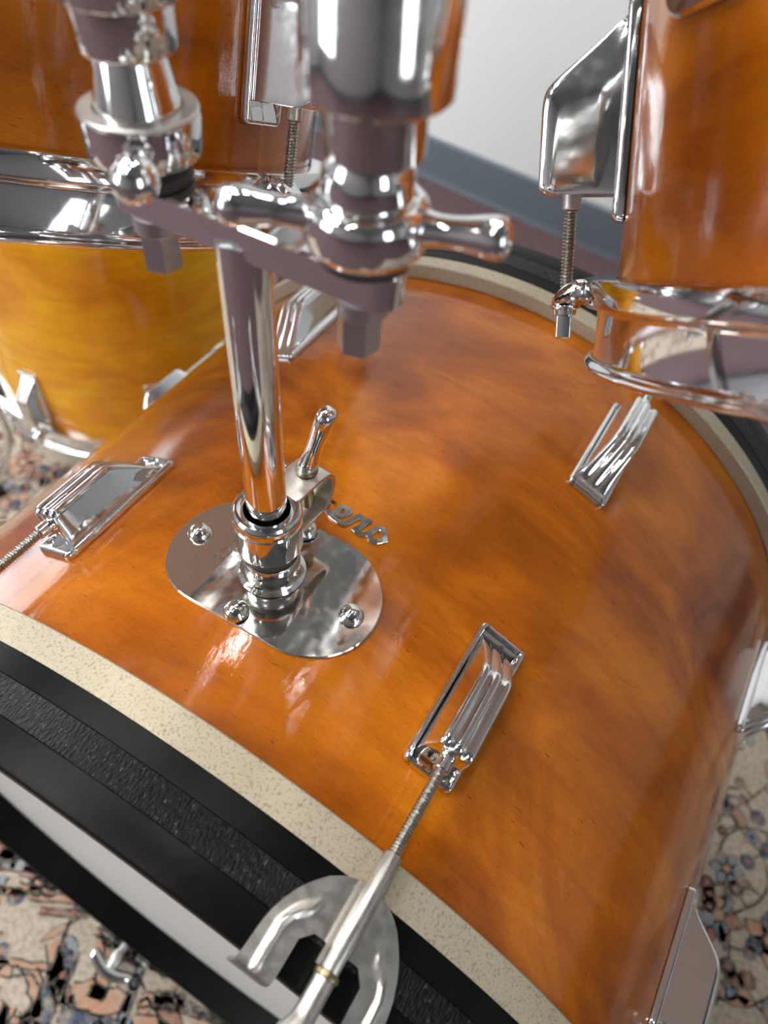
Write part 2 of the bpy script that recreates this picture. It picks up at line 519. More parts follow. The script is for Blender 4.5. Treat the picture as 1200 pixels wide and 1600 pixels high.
# ------------------------------------------------------------------ bass drum (local z = drum axis, pointing away from the camera side)
R0 = .279
BD = Matrix(((1, 0, 0, 0), (0, 0, 1, 0), (0, -1, 0, 0), (0, 0, 0, 1)))      # local z -> world y, local y -> world -z
bass = thing('bass_drum', 'large amber lacquered bass drum lying on its side on the patterned rug', 'drum', T((0, 0, -.2895)))
BL = T((0, 0, .2895)) @ BD                   # drum frame inside the empty
def th_of(deg):                              # angle from the top, positive to world +x  ->  local angle
    return math.radians(deg-90)              # local (cos, sin) -> world (x, -z): top is local -90
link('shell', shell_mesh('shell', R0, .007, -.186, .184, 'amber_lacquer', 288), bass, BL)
YN = (-.1742, -.1884, -.2295)                # near rim, hoop start, hoop front edge
YFAR = (.1724, .1835, .2275)
for s, (ya, yb, yc) in ((-1, YN), (1, YFAR)):
    rim = MB().lathe([(.2796, ya), (.2893, ya), (.2900, ya+s*.0007), (.2900, yb+s*.001), (.2796, yb+s*.001)], 240, closed=True)
    o = link('rim_ring', rim.mesh('rim_ring', 'aluminium_rim'), bass, BL)
    o['label'] = 'worn cream metal rim of the drumhead'
    q = (yc-yb)
    hp = [(.2788, yb), (.2890, yb), (.2897, yb+s*.0006), (.2897, yb+q*.285), (.2893, yb+q*.292), (.2893, yb+q*.628), (.2897, yb+q*.635),
          (.2897, yc-s*.002), (.2892, yc-s*.0006), (.2880, yc), (.2800, yc), (.2788, yc-s*.0008)]
    hoop = link('hoop', MB().lathe(hp, 240, closed=True).mesh('hoop', 'black_lacquer'), bass, BL)
    hoop['label'] = 'black wooden bass drum hoop'
    # inlay strip, UV in metres
    me = bpy.data.meshes.new('inlay'); V = []; F = []; n = 288
    rr = [(.2892, yb+q*.293), (.2899, yb+q*.296), (.2899, yb+q*.624), (.2892, yb+q*.627)]
    for (r, z) in rr:
        for i in range(n):
            a = 2*PI*i/n; V.append((r*math.cos(a), r*math.sin(a), z))
    for j in range(3):
        for i in range(n):
            F.append((j*n+i, j*n+(i+1) % n, (j+1)*n+(i+1) % n, (j+1)*n+i))
    me.from_pydata(V, [], F); uvl = me.uv_layers.new(name='UVMap')
    for p in me.polygons:
        i = p.index % n
        for k, li in enumerate(p.loop_indices):
            uvl.data[li].uv = ((i+(0, 1, 1, 0)[k])/n*2*PI*.29, V[me.loops[li].vertex_index][2])
        p.use_smooth = True
    me.set_sharp_from_angle(angle=math.radians(30))
    me.materials.append(MATS['glitter_inlay'])
    il = link('inlay', me, hoop); il['label'] = 'worn black sparkle strip inlaid in the hoop'
    yh = yb + s*.0135
    link('drumhead', MB().lathe([(.001, yh-.0003), (.2785, yh-.0003), (.2785, yh+.0003), (.001, yh+.0003)], 160).mesh('drumhead', 'drumhead_white'), bass, BL)

# bass lugs, rods and claws
LUG_L = .0805
bl_me = lug_mesh('lug', LUG_L, .0132, .0245, .0075)
RZ = .0158
def ylathe(mb, prof, n, x=0, z=0):            # lathe about a line parallel to y
    Mx = T((x, 0, z)) @ Matrix(((1, 0, 0, 0), (0, 0, 1, 0), (0, -1, 0, 0), (0, 0, 0, 1)))
    mb.lathe(prof, n, Mx); return mb
collar_me = ylathe(MB(), [(.0036, .0690), (.0036, .0795), (.0032, .0800), (.0024, .0800)], 16, 0, RZ).mesh('swivel_nut', 'chrome')
thr_me = ylathe(MB(), thread_profile(.0026, .079, .122, .0014), 12, 0, RZ).mesh('tension_rod', 'steel_thread', 30)
slv_me = ylathe(MB(), [(.0026, .1185), (.0036, .1185), (.0038, .119), (.0038, .163), (.0036, .1635), (.0028, .1635)], 20, 0, RZ).mesh('sleeve', 'nickel')
wsh_me = ylathe(MB(), [(.003, .1635), (.0047, .1635), (.0050, .1645), (.0047, .1658), (.003, .1658)], 20, 0, RZ).mesh('washer', 'brass_dull')
sh_me = ylathe(MB(), [(.003, .1655), (.0042, .1660), (.0042, .177), (.0046, .180), (.0064, .184), (.0068, .189), (.0058, .193), (.0045, .196), (.0042, .199), (.001, .1995)], 20, 0, RZ).mesh('rod_shaft', 'nickel')
tb = MB()
pts = []; rads = []
for k in range(17):
    u = -1+2*k/16
    pts.append((u*.0225, .1995-.0085*u*u, RZ)); rads.append(.0052+.0012*(1-abs(u)) if abs(u) < .97 else .0030)
tb.tube(pts, rads, 14, flat=.7)
th_me = tb.mesh('wing_handle', 'chrome')

# claw: sheet metal, u across, y outwards along the rod
def uo(y):
    tab = [(-.1885, .006), (-.1905, .0115), (-.1935, .0158), (-.1970, .0190), (-.2020, .0227), (-.2070, .0252), (-.2130, .0273), (-.2180, .0282), (-.2240, .0287), (-.2400, .0290)]
    y = -y
    for (a, ua), (b_, ub) in zip(tab, tab[1:]):
        if b_ <= y <= a:
            return ua+(ub-ua)*(a-y)/(a-b_)
    return tab[-1][1] if y < tab[-1][0] else tab[0][1]
def claw_mesh():
    V = []; F = []
    RC = .2918                                  # outer face of the claw
    def P(u, y, dz=0.0):
        a = u/RC
        zc = RC*math.cos(a)-R0
        # embossed rib along each leg
        yy = y
        rib = 0
        path = [(.0150, .2060), (.0200, .2100), (.0224, .2155), (.0222, .2330)]
        best = 9
        for (a0, b0), (a1, b1) in zip(path, path[1:]):
            dx, dy = a1-a0, b1-b0; t = max(0, min(1, ((abs(u)-a0)*dx+(yy-b0)*dy)/(dx*dx+dy*dy)))
            best = min(best, math.hypot(abs(u)-a0-t*dx, yy-b0-t*dy))
        rib = .0016*math.exp(-(best/.0011)**2)
        ch = .0014*math.exp(-(u/.0044)**4)          # raised channel beneath the sleeve
        return (u, y-.056, zc+dz+rib-ch*.5)
    def solid(rows):
        """closed sheet from a grid of (point, inward offset)"""
        o = len(V); nr, nc = len(rows), len(rows[0]); half = nr*nc
        for r_ in rows:
            for (p_, d_) in r_: V.append(p_)
        for r_ in rows:
            for (p_, d_) in r_: V.append((p_[0]+d_[0], p_[1]+d_[1], p_[2]+d_[2]))
        for j in range(nr-1):
            for i in range(nc-1):
                q = (o+j*nc+i, o+j*nc+i+1, o+(j+1)*nc+i+1, o+(j+1)*nc+i)
                F.append(q); F.append(tuple(k_+half for k_ in q[::-1]))
        def wall(ids):
            for a_, b2 in zip(ids, ids[1:]): F.append((a_, b2, b2+half, a_+half))
        wall([o+i for i in range(nc)]); wall([o+(nr-1)*nc+i for i in range(nc)])
        wall([o+j*nc for j in range(nr)]); wall([o+j*nc+nc-1 for j in range(nr)])
    TH = .0014
    ys = [.1885, .1895, .1905, .192, .1935, .1955, .198, .2005, .203, .2055, .208, .210, .212]
    nu = 64
    solid([[(P(uo(y)*(-1+2*i/nu), y), (0, 0, -TH)) for i in range(nu+1)] for y in ys])
    # legs, ending in hooks over the hoop's front edge
    def ui(y):
        return .0098 if y <= .2121 else min(.0140, .0098+(y-.212)*.95)
    for s in (-1, 1):
        rows = [(y, 0, 0) for y in (.212, .2135, .215, .2165, .218, .2205, .223, .2255, .228, .2298)]
        rows += [(.2318, -.0005, .5), (.2334, -.0018, .85), (.2340, -.004, 1), (.2340, -.013, 1)]
        ml = 26; g_ = []
        for (y, dz, k_) in rows:
            g_.append([(P(s*(ui(y)+(uo(y)-ui(y))*i/ml), y, dz), (0, -TH*k_, -TH*(1-k_) if k_ < 1 else 0)) for i in range(ml+1)])
        solid(g_)
    # tongue beneath the sleeve
    solid([[(P(.0046*(-1+2*i/8), y), (0, 0, -TH)) for i in range(9)] for y in (.212, .215, .219)])
    cm = MB(); cm.v = [Vector(p_) for p_ in V]; cm.f = F
    return cm.mesh('claw', 'nickel', 50)
claw_me = claw_mesh()
for k in range(8):
    deg = 22.5+45*k
    for s in (-1, 1):
        th = th_of(deg)
        tail = (-.056 if s < 0 else .054)
        link('lug', bl_me, bass, BL @ lug_frame(R0, th, tail, s))
        tr = link('tension_rod', thr_me, bass, BL @ lug_frame(R0, th, tail, s))
        for nm, me in (('swivel_nut', collar_me), ('sleeve', slv_me), ('washer', wsh_me), ('rod_shaft', sh_me)):
            link(nm, me, tr)
        turn = 0 if k in (3, 4) else 88 if (k, s) == (0, -1) else (37*k+20*s) % 180       # each handle stopped at its own angle
        link('wing_handle', th_me, tr, T((0, 0, RZ)) @ Matrix.Rotation(math.radians(turn), 4, 'Y') @ T((0, 0, -RZ)))
        link('claw', claw_me, bass, BL @ lug_frame(R0, th, tail, s))

# script badge on the bass shell: cursive letters cut from flat metal; x round the shell, y along the drum
def smooth(P, q=5):
    P = [Vector((a_, b2, 0)) for a_, b2 in P]; out = []
    for i in range(len(P)-1):
        p0 = P[max(i-1, 0)]; p1 = P[i]; p2 = P[i+1]; p3 = P[min(i+2, len(P)-1)]
        for k_ in range(q):
            t = k_/q
            out.append(.5*((2*p1)+(p2-p0)*t+(2*p0-5*p1+4*p2-p3)*t*t+(3*p1-p0-3*p2+p3)*t**3))
    out.append(P[-1]); return out
strokes = [
 [(.00109, -.0443), (-.00129, -.0447), (-.00129, -.0486)],
 [(-.00209, -.0476), (.00099, -.0503), (.00537, -.0522), (.01184, -.0532), (.01383, -.0515), (.01532, -.0475), (.01682, -.0441)],
 [(.00338, -.0512), (.00567, -.0478), (.00587, -.0453), (.00726, -.0440), (.01065, -.0440), (.01074, -.0466), (.00925, -.0492), (.00667, -.0498)],
 [(.01682, -.0441), (.01991, -.0448), (.0228, -.0438)], [(.0215, -.0445), (.02091, -.0487), (.01941, -.0527)],
 [(.01941, -.0527), (.0234, -.0535), (.02629, -.0510)],
 [(.02629, -.0510), (.0274, -.0471), (.02999, -.0440), (.0330, -.0465), (.03481, -.0491)],
 [(.0349, -.0492), (.0312, -.0533), (.0280, -.0520), (.02629, -.0510)]]
for ch, x0 in (('R', -.0400), ('o', -.0250), ('g', -.0140)):     # letters behind the post
    st = {'R': [(0, 0), (.15, 1.0), (.05, 1.9), (.5, 2.1), (.95, 1.7), (.7, 1.1), (.25, .95), (.7, .6), (1.1, 0), (1.4, .1)],
          'o': [(0, .1), (.3, .9), (.65, 1.0), (.85, .6), (.6, .08), (.25, .1), (.15, .6), (.45, 1.0), (1.0, .85)],
          'g': [(.1, .9), (.6, 1.0), (.25, .75), (.2, .3), (.5, .1), (.75, .9), (.65, -.5), (.3, -.9), (.15, -.5), (.9, .2)]}[ch]
    strokes.append([(x0+a_*.0105, -.0535+b2*.0095) for a_, b2 in st])
mb = MB()
for st in strokes:
    P = smooth(st); hw_ = .00150; V = []; F = []
    for i, p in enumerate(P):
        t = (P[min(i+1, len(P)-1)]-P[max(i-1, 0)]); t = t.normalized() if t.length > 1e-9 else Vector((1, 0, 0))
        sd = Vector((-t.y, t.x, 0)); ext = t*(hw_*.7)*(-1 if i == 0 else 1 if i == len(P)-1 else 0)
        for (k_, z_) in ((-1, 0), (-1, .0011), (-.80, .0014), (.80, .0014), (1, .0011), (1, 0)):
            q = p+ext+sd*hw_*k_; a_ = q.x/R0
            V.append(((R0+z_)*math.sin(a_), q.y, (R0+z_)*math.cos(a_)))
    for i in range(len(P)-1):
        for k_ in range(6):
            F.append((i*6+k_, i*6+(k_+1) % 6, (i+1)*6+(k_+1) % 6, (i+1)*6+k_))
    F.append(tuple(range(6))); F.append(tuple((len(P)-1)*6+k_ for k_ in range(6))[::-1])
    mb.add(V, F)
o = link('script_badge', mb.mesh('script_badge', 'chrome_worn', 30), bass, T((0, 0, .2895)))
o['label'] = 'small chrome script nameplate'

# ------------------------------------------------------------------ mounting bracket on the bass drum
YP = -.0955
br = thing('tom_mount_bracket', 'chrome oval mounting plate riveted on the bass drum with a clamp collar', 'bracket', T((0, YP, R0)))
def on_shell(x, y, h):                       # point on the shell, x round the drum, local to the bracket
    a = x/R0
    return Vector(((R0+h)*math.sin(a), y, (R0+h)*math.cos(a)-R0))
hl, hw = .0560, .0335
def stad(k, n, d):                            # stadium outline, inset d
    out = []
    for s in (1, -1):
        for i in range(n+1):
            a = -PI/2+PI*i/n
            out.append((s*((hl-hw)+(hw-d)*math.cos(a)), s*(hw-d)*math.sin(a)))
    return out
V = []; F = []; n = 28; M_ = 2*(n+1)
layers = [(0, .00005), (0, .0010), (.0006, .0016), (.0016, .0016), (.006, .0016), (.012, .0016), (.018, .0016), (.024, .0016), (.029, .0016), (.0325, .0016)]
for d, h in layers:
    for (x, y) in stad(0, n, d): V.append(on_shell(x, y, h))
for j in range(len(layers)-1):
    for i in range(M_):
        F.append((j*M_+i, j*M_+(i+1) % M_, (j+1)*M_+(i+1) % M_, (j+1)*M_+i))
o0 = (len(layers)-1)*M_
for i in range(n+ n//2, M_-1):
    pass
# close the narrow middle with quads between the two long sides
top = [o0+i for i in range(M_)]
F.append(tuple(top))
pm = MB(); pm.add(V, F)
plate = link('base_plate', pm.mesh('base_plate', 'chrome_worn', 30), br)
riv = MB().lathe([(.0001, .0056), (.0014, .0056), (.0028, .0051), (.0044, .0040), (.0056, .0022), (.0060, .0010), (.0060, .0)][::-1], 24).mesh('rivet', 'chrome_worn', 50)
for (x, y) in ((-.0442, 0), (.0442, 0), (0, -.0280), (0, .0280)):
    a = x/R0
    link('rivet', riv, plate, T(on_shell(x, y, .0014)) @ Matrix.Rotation(a, 4, 'Y'))
# stamped lettering, slightly sunk
fc = bpy.data.curves.new('stamp', 'FONT'); fc.body = 'ROGERS'; fc.size = .0072; fc.extrude = .00012; fc.space_character = 1.15; fc.align_x = 'CENTER'
tmp = bpy.data.objects.new('tmp', fc); col.objects.link(tmp)
dg = bpy.context.evaluated_depsgraph_get()
me = bpy.data.meshes.new_from_object(tmp.evaluated_get(dg))
bpy.data.objects.remove(tmp); bpy.data.curves.remove(fc)
simple('stamp_dark', (.20, .19, .17), .4, 1.0)
me.materials.clear(); me.materials.append(MATS['stamp_dark']); me.name = 'stamped_lettering'
sx = -.0215; a = sx/R0
link('stamped_lettering', me, plate, T(on_shell(sx, .004, .00165)) @ Matrix.Rotation(a, 4, 'Y') @ Matrix.Rotation(math.radians(80), 4, 'Z'))
# socket tube
link('socket', MB().lathe([(.0104, .0012), (.0160, .0012), (.0156, .0018), (.0144, .0030), (.0138, .0055), (.0136, .0090), (.0136, .0156), (.0132, .0163), (.0120, .0165), (.0120, .0236), (.0104, .0236)], 48, closed=True).mesh('socket', 'chrome_worn'), br)
# clamp collar with slot
clamp = link('clamp', MB().lathe([(.0098, .0230), (.0144, .0230), (.0151, .0237), (.0153, .0250), (.0153, .0400), (.0147, .0408), (.0147, .0416), (.0154, .0424), (.0155, .0448), (.0149, .0468), (.0138, .0478), (.0120, .0478), (.0102, .0466), (.0098, .0450)], 56, closed=True).mesh('clamp', 'chrome_worn'), br)
link('groove_ring', MB().lathe([(.0121, .0166), (.0128, .0168), (.0128, .0227), (.0121, .0229)], 40, closed=True).mesh('groove_ring', 'rubber'), clamp)
# folded strap ear: an open loop seen from its side
ea = math.radians(84)
E_ = Matrix.Rotation(ea, 4, 'Z')              # local x = out from the post
outer = [(.0100, .0478), (.0200, .0480), (.0270, .0482), (.0325, .0470), (.0355, .0430), (.0362, .0370), (.0352, .0310), (.0318, .0262), (.0250, .0236), (.0100, .0232)]
inner = [(.0100, .0456), (.0200, .0458), (.0266, .0459), (.0308, .0449), (.0331, .0418), (.0337, .0371), (.0329, .0321), (.0302, .0282), (.0245, .0258), (.0100, .0254)]
def dense(pl):
    out = []
    P = [Vector((a, b_, 0)) for a, b_ in pl]
    for i in range(len(P)-1):
        p0 = P[max(i-1, 0)]; p1 = P[i]; p2 = P[i+1]; p3 = P[min(i+2, len(P)-1)]
        for q in range(4):
            t = q/4
            v_ = .5*((2*p1)+(p2-p0)*t+(2*p0-5*p1+4*p2-p3)*t*t+(3*p1-p0-3*p2+p3)*t**3); out.append((v_.x, v_.y))
    out.append((P[-1].x, P[-1].y)); return out
outer = dense(outer); inner = dense(inner); k = len(outer)
V = []; F = []
for y in (-.0085, -.0080, .0080, .0085):
    e = .0003 if abs(y) > .0082 else 0
    for (x, z) in outer: V.append((x, y, z-(e if z > .036 else -e)))
    for (x, z) in inner: V.append((x, y, z+(e if z > .036 else -e)))
for j in range(3):
    for i in range(k-1):
        F.append((j*2*k+i, j*2*k+i+1, (j+1)*2*k+i+1, (j+1)*2*k+i))
        F.append((j*2*k+k+i, j*2*k+k+i+1, (j+1)*2*k+k+i+1, (j+1)*2*k+k+i))
for j in (0, 3):
    for i in range(k-1):
        F.append((j*2*k+i, j*2*k+i+1, j*2*k+k+i+1, j*2*k+k+i))
em = MB(); em.add(V, F, E_)
link('strap_ear', em.mesh('strap_ear', 'nickel', 40), clamp)
ws = MB()
ws.lathe([(.0001, .019), (.0030, .019), (.0030, .0488), (.0052, .0488), (.0052, .0506), (.0001, .0506)], 20, E_ @ T((.0265, 0, 0)))
wsc = link('wing_bolt', ws.mesh('wing_bolt', 'brass_dull'), br)
hd = MB()
bx0, by0 = .0265*math.cos(ea), .0265*math.sin(ea)
hp = []; hr = []
for (q, r_) in ((0, .0052), (.10, .0056), (.20, .0050), (.32, .0042), (.45, .0042), (.60, .0046), (.75, .0050), (.86, .0052), (.93, .0049), (.975, .0036), (1.0, .0008)):
    hp.append((bx0+.0080*q+.001*q*q, by0+.0040*q, .0495+.0370*q)); hr.append(r_)
hd.tube(hp, hr, 20, flat=.82)
link('wing_handle', hd.mesh('wing_handle', 'chrome', 60), wsc)

# ------------------------------------------------------------------ tom holder: post, cross bar, two wing-nut pillars
hold = thing('tom_holder', 'chrome double tom holder with upright post, cross bar and wing nuts', 'drum hardware', T((0, YP, R0)))
HL = T((0, -YP, -R0))                         # parts below are in world coordinates
ZB0, ZB1 = .4487, .4602
link('post', MB().lathe([(.0001, R0+.006), (.0087, R0+.006), (.0087, ZB0+.004), (.0001, ZB0+.004)], 48, T((0, YP, 0))).mesh('post', 'chrome'), hold, HL)
barp = rounded(.0515, .0074, .0068, 6, .0035, 0)
link('cross_bar', MB().prism(barp, ZB0, ZB1, T((0, -.0947, 0)), ch=.0009).mesh('cross_bar', 'chrome', 30), hold, HL)
def hexp(r): return [(r*math.cos(PI/3*i+.3), r*math.sin(PI/3*i+.3)) for i in range(6)]
wing_tab = []
for (px, kind) in ((.0425, 'r'), (-.0350, 'l')):
    L0 = T((px, -.0945, 0))
    link('washer', MB().lathe([(.0001, ZB0), (.0080, ZB0), (.0080, ZB0-.0050), (.0074, ZB0-.0058), (.0001, ZB0-.0058)], 32, L0).mesh('washer', 'hex_steel'), hold, HL)
    link('hex_nut', MB().prism(hexp(.0068), ZB0-.0195, ZB0-.0055, L0 @ T((-.001, 0, 0)), ch=.0006).mesh('hex_nut', 'hex_steel', 20), hold, HL)
    link('rubber_washer', MB().lathe([(.0001, ZB1), (.0125, ZB1), (.0132, ZB1+.0006), (.0132, ZB1+.0034), (.0125, ZB1+.0040), (.0001, ZB1+.0040)], 40, L0).mesh('rubber_washer', 'rubber'), hold, HL)
    zh = ZB1+.0040
    hubz = .4800
    hub = [(.0001, zh), (.0150, zh), (.0164, zh+.0012), (.0170, zh+.0035), (.0170, hubz-.005), (.0163, hubz-.0026), (.0150, hubz-.0014), (.0134, hubz-.0012), (.0128, hubz-.0016), (.0001, hubz-.0016)]
    if kind == 'l':
        hubz = .4812
        hub = [(.0001, zh), (.0100, zh), (.0110, zh+.0022), (.0150, zh+.0028), (.0162, zh+.0036), (.0168, zh+.0052), (.0172, zh+.0085), (.0174, hubz-.0026), (.0173, hubz-.0014), (.0168, hubz-.0010), (.0136, hubz-.0010), (.0001, hubz-.0010)]
    wn = link('wing_nut', MB().lathe(hub, 56, L0).mesh('wing_nut', 'chrome', 40), hold, HL)
    if kind == 'l':
        link('hub_ring', MB().lathe([(.0128, hubz-.0010), (.0174, hubz-.0010), (.0174, hubz-.0004), (.0168, hubz+.0002), (.0128, hubz+.0003)], 56, L0, closed=True).mesh('hub_ring', 'nickel'), wn)
    base_a = math.radians(-1 if kind == 'r' else -52)
    for sgn in (0, 1):
        a = base_a+PI*sgn
        if kind == 'r' and sgn == 0: a += math.radians(14)
        if kind == 'r' and sgn == 1: a += math.radians(33)
        dx, dy = math.cos(a), math.sin(a)
        hub_c = zh+.0085
        pl_ = []; rd = []
        for (q, zz, r_) in ((.0120, 0, .0050), (.0165, 0, .0049), (.0195, .0002, .0043), (.0230, .0006, .0041), (.0270, .0010, .0044), (.0310, .0014, .0051), (.0345, .0016, .0057), (.0368, .0017, .0056), (.0384, .0017, .0046), (.0393, .0017, .0028), (.0396, .0017, .0006)):
            pl_.append((dx*q, dy*q, hub_c+zz)); rd.append(r_)
        if kind == 'l':                            # short arm ending in a round ball
            pl_ = [(dx*q, dy*q, hub_c+.0028-.0015*q/.034) for q in (.012, .017, .021, .0245)]; rd = [.0048, .0044, .0040, .0042]
            for k_ in range(1, 12):
                a_ = math.radians(-52+142*k_/11)
                pl_.append((dx*(.0300+.0068*math.sin(a_)), dy*(.0300+.0068*math.sin(a_)), hub_c+.0014)); rd.append(max(.0003, .0068*math.cos(a_)))
        link('wing', MB().tube(pl_, rd, 18, L0).mesh('wing', 'chrome', 60), wn)
    if kind == 'r':
        prof = [(.0001, hubz-.003), (.0124, hubz-.003), (.0124, hubz+.002), (.0121, hubz+.006), (.0112, hubz+.0092), (.0098, hubz+.0106), (.0001, hubz+.0106)]
        link('neck', MB().lathe(prof, 48, L0).mesh('neck', 'chrome', 40), hold, HL)
        link('receiver', MB().lathe([(.0001, .4900), (.0122, .4900), (.0130, .4908), (.0130, .5040), (.0178, .5044), (.0186, .5052), (.0186, .5340), (.0176, .5352), (.0001, .5352)], 56, L0 @ T((.0012, 0, 0))).mesh('receiver', 'chrome_worn', 40), hold, HL)
    else:
        link('neck', MB().lathe([(.0001, hubz-.003), (.0130, hubz-.003), (.0124, hubz), (.0117, hubz+.0045), (.0098, hubz+.0142), (.0001, hubz+.0142)], 48, L0).mesh('neck', 'chrome', 40), hold, HL)
        link('receiver', MB().lathe([(.0001, .4945), (.0098, .4945), (.0104, .4952), (.0104, .4962), (.0132, .4964), (.0138, .4972), (.0138, .5078), (.0152, .5082), (.0158, .5090), (.0158, .5340), (.0150, .5350), (.0001, .5350)], 56, L0).mesh('receiver', 'chrome_worn', 40), hold, HL)

# ------------------------------------------------------------------ toms
def hoop_mesh(name, R, n_lug, th0, n=160):
    """flanged counterhoop, lip at z=0; ears at the lugs"""
    prof = [(R+.0100, .0000), (R+.0112, .0006), (R+.0116, .0016), (R+.0108, .0026), (R+.0092, .0030), (R+.0078, .0040), (R+.0072, .0060),
            (R+.0070, .0215), (R+.0076, .0232), (R+.0095, .0240), (R+.0120, .0243), (R+.0128, .0250), (R+.0130, .0262), (R+.0130, .0340), (R+.0126, .0350),
            (R+.0112, .0352), (R+.0006, .0352), (R+.0006, .0262), (R+.0052, .0254), (R+.0054, .0232), (R+.0052, .0060), (R+.0062, .0024), (R+.0085, .0008)]
    mb = MB().lathe(prof, n, closed=True)
    for k in range(n_lug):
        a = th0+2*PI*k/n_lug
        poly = [(R+.0118, .0346), (R+.0118, .0244), (R+.0242, .0244), (R+.0254, .0249), (R+.0260, .0260), (R+.0258, .0274), (R+.0244, .0290), (R+.0216, .0318), (R+.0192, .0334), (R+.0166, .0344), (R+.0145, .0346)]
        for (w0, w1) in ((-.0085, .0085),):
            mb.prism(poly, w0, w1, Matrix.Rotation(a, 4, 'Z') @ Matrix(((1, 0, 0, 0), (0, 0, 1, 0), (0, 1, 0, 0), (0, 0, 0, 1))), ch=.0030)
    return mb.mesh(name, 'chrome', 60)

def make_tom(name, label, M, R, depth, n_lug, th0, mat, lug_me, lug_tail, lug_foot_s, rod_off, top_shift=.5, group='rack toms above the bass drum'):
    t = thing(name, label, 'drum', M, group)
    H = depth
    link('shell', shell_mesh('shell', R, .006, .012, H-.012, mat, 192), t)
    bh = hoop_mesh('hoop', R, n_lug, th0)
    link('hoop', bh, t)
    flip = T((0, 0, H)) @ Matrix.Rotation(PI, 4, 'X')
    th_top = th0 + top_shift*2*PI/n_lug
    link('hoop', hoop_mesh('hoop', R, n_lug, -th_top), t, flip)
    link('drumhead', MB().lathe([(.001, .0085), (R+.004, .0085), (R+.004, .0125), (R+.0005, .0125), (R+.0005, .0110), (.001, .0095)], 96).mesh('drumhead', 'drumhead_white'), t)
    link('drumhead', MB().lathe([(.001, .0085), (R+.004, .0085), (R+.004, .0125), (R+.0005, .0125), (R+.0005, .0110), (.001, .0095)], 96).mesh('drumhead', 'drumhead_white'), t, flip)
    link('head_rim', MB().lathe([(R+.0006, .013), (R+.0048, .013), (R+.0048, .0215), (R+.0006, .0215)], 96, closed=True).mesh('head_rim', 'aluminium_rim'), t)
    # rod, in the lug frame: y = distance from the tail towards the hoop
    ytip = lug_tail-.0085
    th = ylathe(MB(), thread_profile(.0026, lug_tail-lug_foot_s+.004, lug_tail-.024, .0014), 12, 0, rod_off).mesh('tension_rod', 'steel_thread', 30)
    nut = ylathe(MB(), [(.0001, lug_tail-lug_foot_s-.008), (.0038, lug_tail-lug_foot_s-.008), (.0038, lug_tail-lug_foot_s+.005), (.0034, lug_tail-lug_foot_s+.0055), (.0001, lug_tail-lug_foot_s+.0055)], 16, 0, rod_off).mesh('swivel_nut', 'nickel')
    q = lug_tail-.0244
    kb = ylathe(MB(), [(.0001, q), (.0060, q), (.0063, q+.0005), (.0063, q+.0014), (.0058, q+.0018), (.0050, q+.0020), (.0048, q+.0040), (.0040, q+.0046), (.0001, q+.0046)], 24, 0, rod_off)
    sq = rounded(.0031, .0031, .0007, 3)
    kb.prism(sq, q+.004, q+.0140, T((0, 0, rod_off)) @ Matrix(((1, 0, 0, 0), (0, 0, 1, 0), (0, 1, 0, 0), (0, 0, 0, 1))), ch=.0007)
    kb_me = kb.mesh('key_head', 'chrome', 40)
    for k in range(n_lug):
        a = th0+2*PI*k/n_lug
        for (Mf, aa) in ((Matrix(), a), (flip, -(th_top+2*PI*k/n_lug))):
            fr = Mf @ lug_frame(R, aa, lug_tail, -1)
            link('lug', lug_me, t, fr)
            r_ = link('tension_rod', th, t, fr)
            link('swivel_nut', nut, r_); link('key_head', kb_me, r_)
    return t

def tilt_frame(c, tx, ty):
    a = Vector((tx, ty, 1)).normalized()
    x = Vector((1, 0, 0)); x = (x - a*x.dot(a)).normalized(); y = a.cross(x)
    return frame(x, y, a, Vector(c))
tom_lug = lug_mesh('lug', .0780, .0135, .0335, .0105)
RT = tilt_frame((.2429, .0621, .4061), -.3742, .4982)
rtom = make_tom('rack_tom', 'amber rack tom with a tilted chrome hoop, in front of the white wall', RT, .152, .272, 6, math.radians(190), 'amber_lacquer_tom', tom_lug, .1345, .0670, .0205)
LT = tilt_frame((-.2535, .0115, .3491), -.1103, .4043)
ltom = make_tom('rack_tom', 'amber rack tom behind the cross bar, above the golden floor tom', LT, .165, .240, 6, math.radians(-1), 'amber_lacquer_tom', tom_lug, .1320, .0645, .0205)
# tom arms and shell brackets (mostly above the picture)
def tom_arm(t, M, R, ang, s, start):
    fr = M @ lug_frame(R, ang, s, 1)
    b_ = MB(); b_.prism(rounded(.021, .026, .010, 5), 0, .004, ch=.001)
    b_.lathe([(.0001, .003), (.0150, .003), (.0140, .006), (.0105, .009), (.0100, .024), (.0080, .027), (.0001, .027)], 32)
    link('arm_bracket', b_.mesh('arm_bracket', 'chrome', 40), t, lug_frame(R, ang, s, 1))
    end = fr @ Vector((0, 0, .0275))
    p0 = Vector(start); p1 = p0+Vector((0, 0, .028)); d = end-p1
    pts = [p0, p0+Vector((0, 0, .016)), p1, p1+d*.06+Vector((0, 0, .006)), p1+d*.16+Vector((0, 0, .008)), p1+d*.5+Vector((0, 0, .006)), p1+d*.85, end]
    link('tom_arm', MB().tube(pts, .0062, 20).mesh('tom_arm', 'chrome', 60), hold, HL)
tom_arm(rtom, RT, .152, math.radians(-141), .137, (.0425+.0012, -.0945, .5353))
tom_arm(ltom, LT, .165, math.radians(-22), .185, (-.035, -.0945, .5351))

